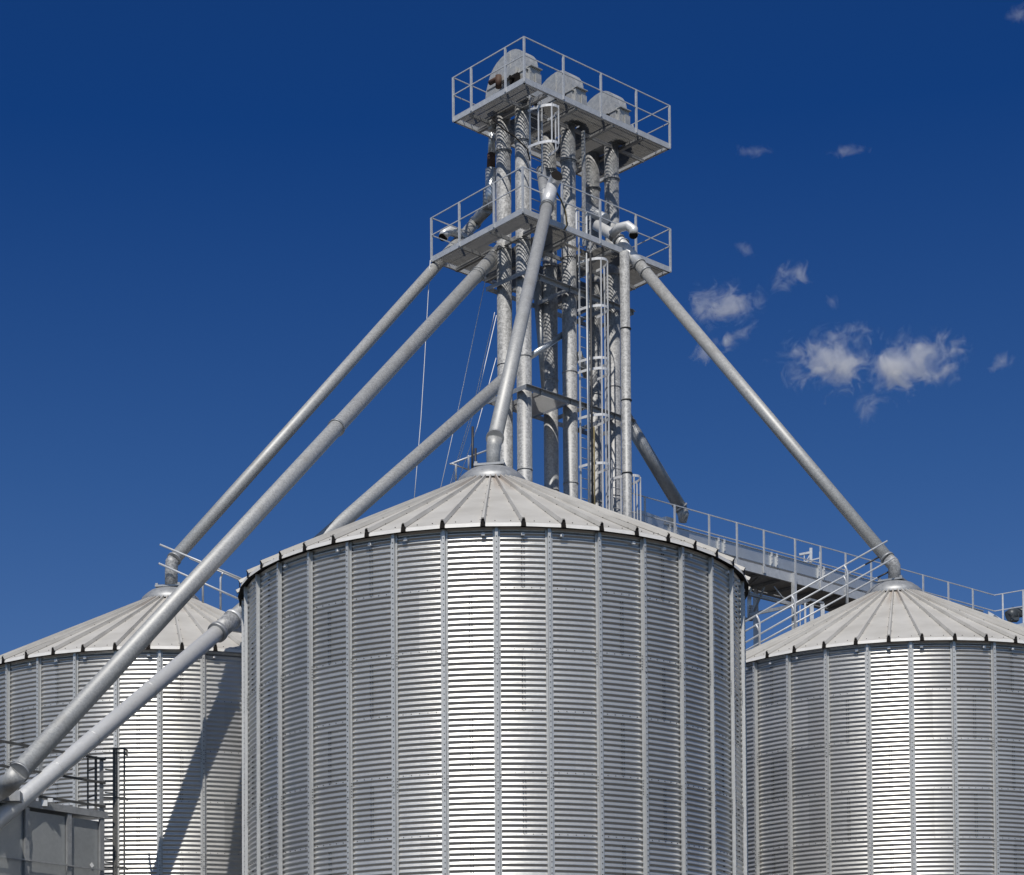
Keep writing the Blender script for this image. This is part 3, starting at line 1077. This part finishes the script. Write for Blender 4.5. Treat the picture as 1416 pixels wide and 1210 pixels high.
# cable trays and conduits on the tower
ct = MB()
b = bfor(807, 240, 0.55)
ct.bar(T(0.55, b, LOZ - 0.05), T(0.55, b, UPZ - 0.35), 0.10, 0.05, up=EB)
tag(ct.build('cable_tray', M['galv']), 'narrow perforated cable tray standing between the two platforms', 'cable tray')
for (px, lab, mt_, y0, y1, r) in ((818, 'dark vertical conduit just behind the long caged ladder', 'blackp', 350, 710, 0.03),
                                  (822, 'brassy vertical conduit beside the dark one at the tower foot', 'brass', 590, 715, 0.022),
                                  (812.5, 'thin pale conduit left of the dark conduit on the tower', 'rail', 350, 710, 0.02)):
    p = at(px, (y0 + y1) / 2, 61.6)
    c = MB().tube([V(p.x, p.y, at(px, y1, 61.6).z - 1), V(p.x, p.y, at(px, y0, 61.6).z)], r, 10)
    tag(c.build('conduit', M[mt_]), lab, 'conduit')
cb = MB()
cb.tube([at(679, 162, 61.2), at(695, 178, 61.0), at(713, 190, 60.9), at(729, 206, 60.8), at(733, 222, 60.8)], 0.02, 8)
tag(cb.build('black_cable', M['dark']), 'black cable slung under the upper platform past two elevator legs', 'cable')
cb = MB()
cb.tube([at(767, 262, 60.6), at(776, 277, 60.7), at(782, 293, 60.8), at(784, 312, 60.9), at(780, 318, 61)], 0.022, 8)
tag(cb.build('pale_rope', M['brass']), 'frayed pale rope hanging from the front vent elbow', 'rope')


# ------------------------------------------------------------------ ropes
def rope(label, pts, r=0.0095):
    mb = MB()
    mb.tube(pts, r, 6)
    tag(mb.build('hanging_rope', M['rope']), label, 'rope', 'pale ropes hanging from the tower')


rope('leftmost pale rope, hanging from the corner of the lower platform', [at(595, 360, 63), at(592, 410, 62.9), at(587, 500, 62.6), at(582, 580, 62.4), at(577, 640, 62.2), at(572, 700, 62)])
rope('long pale rope running down left of the elevator legs to the roof', [at(672, 384, 62.5), at(634, 565, 61.5), at(606, 690, 61)])
rope('left strand of the two close pale ropes beside the legs', [at(684, 432, 62.4), at(655, 560, 62), at(619, 682, 61.5)])
rope('right strand of the two close pale ropes beside the legs', [at(686.5, 436, 62.3), at(657.5, 562, 61.9), at(622, 680, 61.4)])
rope('short pale rope nearest the first elevator leg', [at(686, 495, 62.2), at(660, 590, 62), at(634, 664, 61.6)])

# ------------------------------------------------------------------ small railing and rods behind the centre silo cap
sr = thing('small_railing', 'small thin railing behind the cap of the centre silo', 'railing', at(650, 668, 55))
for (p, q) in (((622, 642), (673, 623)), ((624, 641), (652, 651)), ((624, 670), (650, 658)), ((630.5, 642), (630.5, 678)), ((648, 630), (648, 665))):
    MB().tube([at(*p, 55), at(*q, 55.5)], 0.022, 8).build('rail', M['rail'], sr)
for (x, y0, y1, lab) in ((653, 590, 668, 'taller dark rod standing left of the centre silo cap'), (657, 620, 668, 'shorter dark rod standing left of the centre silo cap')):
    tag(MB().tube([at(x, y1, 52), at(x + 0.6, y0, 52)], 0.028, 8).build('dark_rod', M['blackp']), lab, 'rod')


# ------------------------------------------------------------------ raised catwalk and conveyor to the right
K1Y = 67.0
hr = at(890.6, 686.7, K1Y).z
CW0 = at_z(890.6, 686.7, hr)
CW1 = at_z(1375, 823, hr)
CD = (CW1 - CW0); CL = CD.length; CD.normalize()
CN = V(-CD.y, CD.x, 0)      # away from the camera
if CN.y < 0: CN = -CN
DZ = hr - 1.12


def K(s, n, z):
    q = CW0 + CD * s + CN * n
    return V(q.x, q.y, z)


def scol(px):
    lo, hi = -12.0, CL + 20
    for _ in range(50):
        mid = (lo + hi) / 2
        P = K(mid, 0, hr)
        if CX + F * P.dot(RT) / P.dot(FWD) < px: lo = mid
        else: hi = mid
    return lo


CS0 = scol(872)
cw = thing('conveyor_catwalk', 'raised steel catwalk with railing running behind the right silo', 'catwalk', K(CL / 2, 0.6, DZ))
for px in (890.6, 931.8, 979.4, 1017.8, 1055.1, 1098.3, 1133.7, 1168.2, 1203.5, 1240, 1275.4, 1310.3, 1344.1):
    s_ = scol(px)
    mb = MB()
    mb.bar(K(s_, -0.03, DZ - 0.22), K(s_, -0.03, hr), 0.045, 0.05, up=CD)
    mb.cbox(K(s_, -0.05, DZ - 0.12), CD * 0.05, CN * 0.012, V(0, 0, 0.11))
    mb.build('rail_post', M['rail'], cw)
    MB().bar(K(s_ + 0.2, 1.55, DZ), K(s_ + 0.2, 1.55, hr), 0.04).build('rail_post', M['rail'], cw)
for n_ in (0.0, 1.55):
    for z in (hr, hr - 0.55):
        MB().bar(K(CS0, n_, z), K(CL, n_, z), 0.03).build('rail', M['rail'], cw)
sb = MB()
sb.bar(K(CS0, 0, DZ - 0.14), K(CL, 0, DZ - 0.14), 0.012, 0.28)
sb.bar(K(CS0, 0.03, DZ - 0.275), K(CL, 0.03, DZ - 0.275), 0.07, 0.012)
sb.bar(K(CS0, 0.03, DZ - 0.004), K(CL, 0.03, DZ - 0.004), 0.06, 0.008)
sb.build('side_beam', M['rail'], cw)
sb = MB()
sb.bar(K(CS0, 1.55, DZ - 0.14), K(CL, 1.55, DZ - 0.14), 0.012, 0.28)
sb.build('side_beam', M['rail'], cw)
dk = MB()
dk.bar(K(CS0, 0.78, DZ - 0.18), K(CL, 0.78, DZ - 0.18), 1.5, 0.01)
dk.build('deck_plate', M['frame'], cw)
for i in range(int(CS0) + 1, int(CL), 1):
    c = MB().bar(K(i * 1.0 + 0.3, 0.02, DZ - 0.24), K(i * 1.0 + 0.3, 1.53, DZ - 0.24), 0.06, 0.09)
    if i % 2:
        c.bar(K(i * 1.0 + 0.3, 0.02, DZ - 0.21), K(i + 1.3, 1.53, DZ - 0.21), 0.035, 0.03)
    c.build('cross_member', M['frame'], cw)

cv = thing('chain_conveyor', 'long boxed galvanised conveyor lying on the raised catwalk', 'conveyor', K(CL / 2, 0.8, DZ))
cs = MB()
cs.cbox(K((CL + CS0) / 2, 0.62, DZ + 0.46), CD * ((CL - CS0) / 2), CN * 0.16, V(0, 0, 0.20))
cs.build('casing', M['blue'], cv)
cs = MB()
cs.cbox(K((CL + CS0) / 2, 0.62, DZ + 0.665), CD * ((CL - CS0) / 2), CN * 0.20, V(0, 0, 0.006))
cs.cbox(K((CL + CS0) / 2, 0.62, DZ + 0.255), CD * ((CL - CS0) / 2), CN * 0.19, V(0, 0, 0.006))
cs.build('cover_flange', M['rail'], cv)
for k in range(9):
    s_ = CS0 + 1.0 + k * (CL - CS0 - 1.5) / 8
    MB().cbox(K(s_, 0.62, DZ + 0.12), CD * 0.03, CN * 0.15, V(0, 0, 0.13)).build('support_foot', M['frame'], cv)
for px in (945, 1012, 1085, 1150, 1245, 1325):
    s_ = scol(px)
    fl = MB()
    for d_ in (-0.13, 0.13):
        fl.cbox(K(s_ + d_, 0.62, DZ + 0.46), CD * 0.035, CN * 0.21, V(0, 0, 0.225))
        for h in (0.34, 0.46, 0.58):
            fl.cbox(K(s_ + d_, 0.405, DZ + h), CD * 0.014, CN * 0.008, V(0, 0, 0.014), 1)
    fl.build('joint_flange', [M['smooth'], M['bright']], cv)
ib = MB()
s_ = scol(912)
ib.prism([(-0.85, 0), (0.6, 0), (0.6, 0.36), (-0.45, 0.42), (-0.85, 0.22)], K(s_, 0.4, DZ + 0.45), CD, (0, 0, 1), CN * 0.5)
ib.cbox(K(s_ + 0.95, 0.62, DZ + 0.78), CD * 0.22, CN * 0.2, V(0, 0, 0.12))
ib.build('inlet_box', M['blue'], cv)

# drive station where the catwalk turns
tw = thing('conveyor_drive', 'dark conveyor motor with grey mounting at the far right', 'motor', at_z(1392, 866, DZ))
mY = at_z(1375, 823, hr).y
mo = MB()
mo.tube([at(1393, 853, mY), at(1404, 848, mY)], [0.19, 0.24], 14)
mo.tube([at(1404, 848, mY), at(1425, 845, mY)], 0.17, 16)
mo.cbox(at(1402, 851, mY), V(0.14, 0, 0), V(0, 0.16, 0), V(0, 0, 0.2))
mo.build('motor', M['motor'], tw)
mp = MB()
mp.prism([(-0.35, -0.35), (0.55, -0.2), (0.4, -0.1), (-0.35, 0.35)], at(1381, 859, mY + 0.1), (1, 0, 0), (0, 0, 1), (0, 0.1, 0))
mp.build('mounting', M['smooth'], tw)

tr = thing('drive_platform', 'railed platform edge holding the conveyor motor at the right border', 'platform', at(1400, 870, mY))
E0 = V(CW1.x, CW1.y, 0)
E1 = at(1470, 798, mY - 1.5)
for z_ in (0, 0.55):
    MB().bar(V(E0.x, E0.y, hr - z_), V(E1.x, E1.y, hr - z_), 0.03).build('rail', M['rail'], tr)
for f in (0.12, 0.42, 0.75):
    p = E0.lerp(V(E1.x, E1.y, 0), f)
    MB().bar(V(p.x, p.y, DZ - 0.1), V(p.x, p.y, hr), 0.05).build('rail_post', M['rail'], tr)
pe = MB()
pe.bar(at(1389, 876, mY - 0.3), at(1470, 857, mY - 1.6), 0.9, 0.16)
pe.build('deck_edge', M['smooth'], tr)

# trestle under the catwalk
ts = thing('catwalk_trestle', 'steel trestle with braces under the raised catwalk', 'support', K(scol(1090), 0.8, GZ))
s1_ = scol(1095); s0_ = scol(1030)
pA = K(s1_, 0.0, DZ - 0.3)
for (s_, n_) in ((s1_, -0.06), (s1_, 1.5)):
    MB().bar(K(s_, n_, GZ), K(s_, n_, DZ - 0.0), 0.14, 0.1, up=CD).build('post', M['rail'], ts)
for (a_, b_, w_) in (((1022, 818), (1095, 836), 0.10), ((1036, 850), (1095, 838), 0.10), ((1057, 812), (1040, 852), 0.05), ((1070, 811), (1088, 834), 0.04),
                     ((1095, 838), (1120, 829), 0.09), ((1120, 829), (1138, 834), 0.07)):
    MB().bar(at(*a_, 71), at(*b_, 71.5), w_).build('brace', M['frame'], ts)
MB().bar(at(1036, 813, 71.4), at(1036, 856, 71.4), 0.12).build('hanger', M['smooth'], ts)
MB().bar(at(1029, 856, 71.4), at(1041, 857, 71.4), 0.16, 0.06).build('foot_plate', M['frame'], ts)
sp = MB()
for i in range(7):
    sp.band(at(1038.5, 838 + i * 2.6, 71.2), (0, 0, 1), 0.07, 0.03, 12)
sp.build('spring', M['smooth'], ts)
for (x, y0, w_) in ((1113, 829, 0.06), (1122, 836, 0.12), (1137, 835, 0.12), (1102, 829, 0.03), (1106, 829, 0.03)):
    q = at(x, y0, 72)
    MB().bar(q, V(q.x, q.y, 6), w_).build('post', M['rail'], ts)

# small cage on the catwalk
sc_ = thing('small_ladder_cage', 'small white ladder cage rising above the far catwalk rail', 'ladder', at(1120, 775, 75))
for (a_, b_, w_) in (((1105, 767), (1121, 764), 0.07), ((1112, 767), (1112, 777), 0.03), ((1121, 758), (1121, 778), 0.09), ((1112, 777), (1133, 772), 0.04), ((1134, 763), (1134, 780), 0.06), ((1116, 774), (1121, 765), 0.03)):
    MB().bar(at(*a_, 75), at(*b_, 75), w_).build('bar', M['rail'], sc_)


# ------------------------------------------------------------------ stair rails on the roofs
def bend_post(root, x, ytop, ybot, Y, dx=-5):
    top = at(x + dx, ytop - 9, Y)
    MB().tube([top, at(x + dx * 0.35, ytop - 3, Y), at(x, ytop + 2, Y), at(x, ybot, Y)], 0.026, 10).build('post', M['rail'], root)


rs = thing('roof_stair_rail', 'pair of double handrails climbing the left slope of the right silo roof', 'handrail', at(1120, 872, 56))
for (p, q, Y) in (((1005, 874), (1227, 748), 55.9), ((1005, 903), (1237, 771), 55.9), ((1005, 887), (1196, 781), 56.6), ((1005, 914), (1213, 799), 56.6)):
    MB().tube([at(*p, Y), at(*q, Y)], 0.022, 10).build('handrail', M['rail'], rs)
for (p, q) in (((1196, 781), (1216, 770)), ((1213, 799), (1234, 788))):
    MB().tube([at(*p, 56.6), at(*q, 56.6)], 0.022, 10).build('handrail', M['blackp'], rs)
bend_post(rs, 1050.5, 859, 905, 55.9)
bend_post(rs, 1050, 872, 905, 56.6)
bend_post(rs, 1099.5, 832, 880, 55.9)
bend_post(rs, 1099, 845, 880, 56.6)
bend_post(rs, 1172, 790, 845, 55.9)
bend_post(rs, 1171, 805, 845, 56.6)

ls = thing('roof_stair_rail', 'two-bar handrail descending the right slope of the left silo roof', 'handrail', at(300, 850, 54.5))
for (p, q, Y, r) in (((221, 753), (352, 808), 54.4, 0.024), ((219.5, 779), (352, 838), 54.4, 0.024), ((262, 772), (352, 811), 54.9, 0.018)):
    MB().tube([at(*p, Y), at(*q, Y)], r, 10).build('handrail', M['rail'], ls)
bend_post(ls, 280.5, 793, 838, 54.4, 3)
bend_post(ls, 305, 798, 848, 54.5, 5)


# ------------------------------------------------------------------ grey bin at the lower left
HY0 = 41.9
hb = thing('hopper_bin', 'grey panelled bin with railed flat top at the lower left corner', 'bin', V(-6.2, 42.6, GZ))
F0 = at(-120, 1094, 43.9); F1 = at(148, 1127, 47.4)
F1 = V(F1.x, F1.y, F0.z)
HD = (F1 - F0); HD.z = 0; HL = HD.length; HD.normalize()
HN = V(-HD.y, HD.x, 0)
if HN.y < 0: HN = -HN
HZ = at(148, 1124, 47.4).z


def Hh(s, n, z):
    q = F0 + HD * s + HN * n
    return V(q.x, q.y, z)


def hcol(px, n=0.0, z=None):
    z = HZ if z is None else z
    lo, hi = -1.0, HL + 4
    for _ in range(50):
        mid = (lo + hi) / 2
        P = Hh(mid, n, z)
        if CX + F * P.dot(RT) / P.dot(FWD) < px: lo = mid
        else: hi = mid
    return lo


SE = hcol(139)
mb = MB()
mb.cbox(Hh(SE / 2, 0.62, (GZ + HZ) / 2 - 0.1), HD * (SE / 2), HN * 0.6, V(0, 0, (HZ - GZ) / 2 - 0.1))
mb.build('panel_wall', M['panel'], hb)
tb = MB()
tb.bar(Hh(-0.5, -0.06, HZ - 0.06), Hh(SE + 0.13, -0.06, HZ - 0.06), 0.03, 0.13)
tb.bar(Hh(-0.5, -0.03, HZ - 0.13), Hh(SE + 0.1, -0.03, HZ - 0.13), 0.10, 0.012)
tb.build('top_beam', M['frame'], hb)
MB().bar(Hh(-0.3, 0.62, HZ - 0.05), Hh(SE + 0.1, 0.62, HZ - 0.05), 1.3, 0.03).build('roof_deck', M['frame'], hb)
for px, w_ in ((35.5, 0.07), (94, 0.10), (139, 0.09)):
    s_ = hcol(px)
    c = MB()
    c.bar(Hh(s_, -0.03, GZ), Hh(s_, -0.03, HZ - 0.15), 0.10, 0.06, up=HN)
    c.bar(Hh(s_ + 0.0, -0.05, GZ), Hh(s_, -0.05, HZ - 0.15), w_, 0.012, up=HN)
    c.build('column', M['frame'], hb)
c = MB()
zl = at(120, 1200, 46.9).z
c.bar(Hh(-0.4, -0.085, zl), Hh(SE, -0.085, zl), 0.03, 0.03)
c.build('belt_rail', M['frame'], hb)
s_ = hcol(127)
c = MB()
d8 = 0.058
c.prism([(0, -d8), (d8, 0), (0, d8), (-d8, 0)], Hh(s_, 0.0, at(126.5, 1195.5, 47.0).z), HD, (0, 0, 1), -HN * 0.006)
c.build('warning_sticker', M['bright'], hb)
for px, wd in ((-40, 0.06), (55, 0.09), (139, 0.10)):
    s_ = hcol(px)
    MB().bar(Hh(s_, -0.03, HZ - 0.05), Hh(s_, -0.03, HZ + 1.12), wd, 0.012, up=HN).build('rail_post', M['frame'], hb)
for h in (1.09, 0.60, 0.11):
    MB().bar(Hh(-0.5, -0.05, HZ + h), Hh(SE + 0.08, -0.05, HZ + h), 0.045).build('rail', M['darksteel'], hb)
lm = MB()
c0 = at(62, 1111, 46.1)
lm.cbox(c0, V(0.06, 0, 0), V(0, 0.05, 0), V(0, 0, 0.06))
lm.cbox(at(70, 1107, 46.1), V(0.05, 0, 0), V(0, 0.05, 0), V(0, 0, 0.04))
lm.build('rail_clamp', M['smooth'], hb)

bl = thing('bin_ladder', 'dark cage ladder at the right side of the grey bin', 'ladder', at(160, 1200, 47.8))
for (x, w_) in ((158, 0.06), (161.5, 0.03), (143, 0.04), (172, 0.035)):
    q = at(x, 1100, 47.9)
    MB().bar(V(q.x, q.y, GZ), V(q.x, q.y, at(x, 1034 if x > 150 else 1120, 47.9).z), w_).build('stile', M['darksteel'], bl)
for y in (1035, 1041, 1103, 1199):
    MB().bar(at(143, y, 47.8), at(172.5, y + 0.5, 48.0), 0.04, 0.03).build('hoop', M['darksteel'], bl)
    MB().bar(at(172.5, y + 0.5, 48.0), at(176, y + 3.5, 48.5), 0.04, 0.03).build('hoop', M['darksteel'], bl)
for y in range(1048, 1230, 16):
    MB().bar(at(145, y, 47.9), at(158, y + 1, 47.9), 0.025).build('rung', M['darksteel'], bl)
for x in (121.5, 132.5):
    q = at(x, 1100, 47.3)
    MB().bar(V(q.x, q.y, HZ), V(q.x, q.y, at(x, 1046, 47.3).z), 0.035 if x < 130 else 0.05).build('stile', M['darksteel'], bl)
for y in (1066, 1103):
    MB().bar(at(121, y, 47.3), at(133, y - 4, 47.6), 0.03).build('rung', M['darksteel'], bl)

# ------------------------------------------------------------------ clouds far behind
def cloud_mat(name, dens, nsc, thr):
    mt = bpy.data.materials.new(name)
    mt.use_nodes = True
    t = mt.node_tree
    t.nodes.clear()
    N, L = t.nodes, t.links
    out = N.new('ShaderNodeOutputMaterial')
    pv = N.new('ShaderNodeVolumePrincipled')
    pv.inputs['Color'].default_value = (1.0, 0.995, 1.0, 1)
    pv.inputs['Anisotropy'].default_value = 0.0
    L.new(pv.outputs[0], out.inputs['Volume'])
    tc = N.new('ShaderNodeTexCoord')
    ge = N.new('ShaderNodeNewGeometry')
    no = N.new('ShaderNodeTexNoise')
    no.inputs['Scale'].default_value = nsc
    no.inputs['Detail'].default_value = 5
    no.inputs['Roughness'].default_value = 0.66
    no.inputs['Distortion'].default_value = 0.7
    L.new(ge.outputs['Position'], no.inputs['Vector'])
    ln = N.new('ShaderNodeVectorMath'); ln.operation = 'LENGTH'
    L.new(tc.outputs['Object'], ln.inputs[0])
    # density = noise - thr - 0.55 * distance from the core
    m1 = N.new('ShaderNodeMath'); m1.operation = 'MULTIPLY_ADD'
    m1.inputs[1].default_value = -0.32
    m1.inputs[2].default_value = -thr
    L.new(ln.outputs['Value'], m1.inputs[0])
    m2 = N.new('ShaderNodeMath'); m2.operation = 'ADD'
    L.new(m1.outputs[0], m2.inputs[0]); L.new(no.outputs[0], m2.inputs[1])
    m3 = N.new('ShaderNodeMath'); m3.operation = 'MULTIPLY'; m3.use_clamp = False
    m3.inputs[1].default_value = dens
    L.new(m2.outputs[0], m3.inputs[0])
    m4 = N.new('ShaderNodeMath'); m4.operation = 'MAXIMUM'; m4.inputs[1].default_value = 0
    L.new(m3.outputs[0], m4.inputs[0])
    L.new(m4.outputs[0], pv.inputs['Density'])
    return mt


CM = cloud_mat('cloud_vapour', 0.19, 0.036, 0.35)
CM2 = cloud_mat('thin_cloud_vapour', 0.08, 0.055, 0.30)


def uv_ball(parts, dist):
    """closed ball mesh with unit radius; the object scale gives it its size"""
    mb = MB()
    mb.lathe([(math.sin(math.pi * i / 12) + 1e-4, -math.cos(math.pi * i / 12)) for i in range(13)], (0, 0, 0), 20, 0, True, True)
    return mb


ball = uv_ball(None, None).mesh('cloud', CM)
ball2 = uv_ball(None, None).mesh('cloud', CM2)
CD_ = 3000.0
for (px, py, w_, h_, rot, thin, lab) in (
        (998, 424, 105, 66, 0, 0, 'puffy small cloud just right of the tower, upper of a close pair'),
        (1000, 474, 100, 28, -25, 0, 'streaky small cloud crossed by the right-hand pipe, under the puffy one'),
        (1090, 385, 62, 36, -15, 0, 'small bright cloud puff above the two biggest clouds'),
        (1150, 500, 150, 82, 0, 0, 'larger torn white cloud, left one of the biggest pair'),
        (1256, 505, 172, 76, -10, 0, 'larger torn white cloud, right one of the biggest pair'),
        (1180, 456, 48, 22, 0, 1, 'faint wisp on top of the left big cloud'),
        (1198, 564, 30, 40, 10, 1, 'faint cloud shred hanging below the two big clouds'),
        (1384, 501, 38, 20, -20, 1, 'tiny cloud wisp near the right border, level with the big clouds'),
        (1042, 209, 54, 12, 3, 1, 'thin flat streak of cloud high up, left one of two'),
        (1174, 208, 58, 12, 0, 1, 'thin flat streak of cloud high up, right one of two'),
        (1030, 344, 32, 18, 20, 1, 'tiny faint cloud speck above the puffy cloud'),
        (1151, 416, 18, 20, 0, 1, 'tiny cloud dot between the small bright puff and the big pair'),
        (1411, 20, 36, 26, -30, 1, 'cloud shred in the top right corner')):
    o = bpy.data.objects.new('cloud', ball2 if thin else ball)
    COL.objects.link(o)
    o.location = at(px, py, CD_)
    k = CD_ / F
    o.scale = (w_ * k / 2 * 1.4, (w_ + h_) * k / 4 * 1.2, h_ * k / 2 * 1.45)
    o.rotation_euler = (0, R_(rot), 0)
    tag(o, lab, 'cloud', 'small clouds in the blue sky')
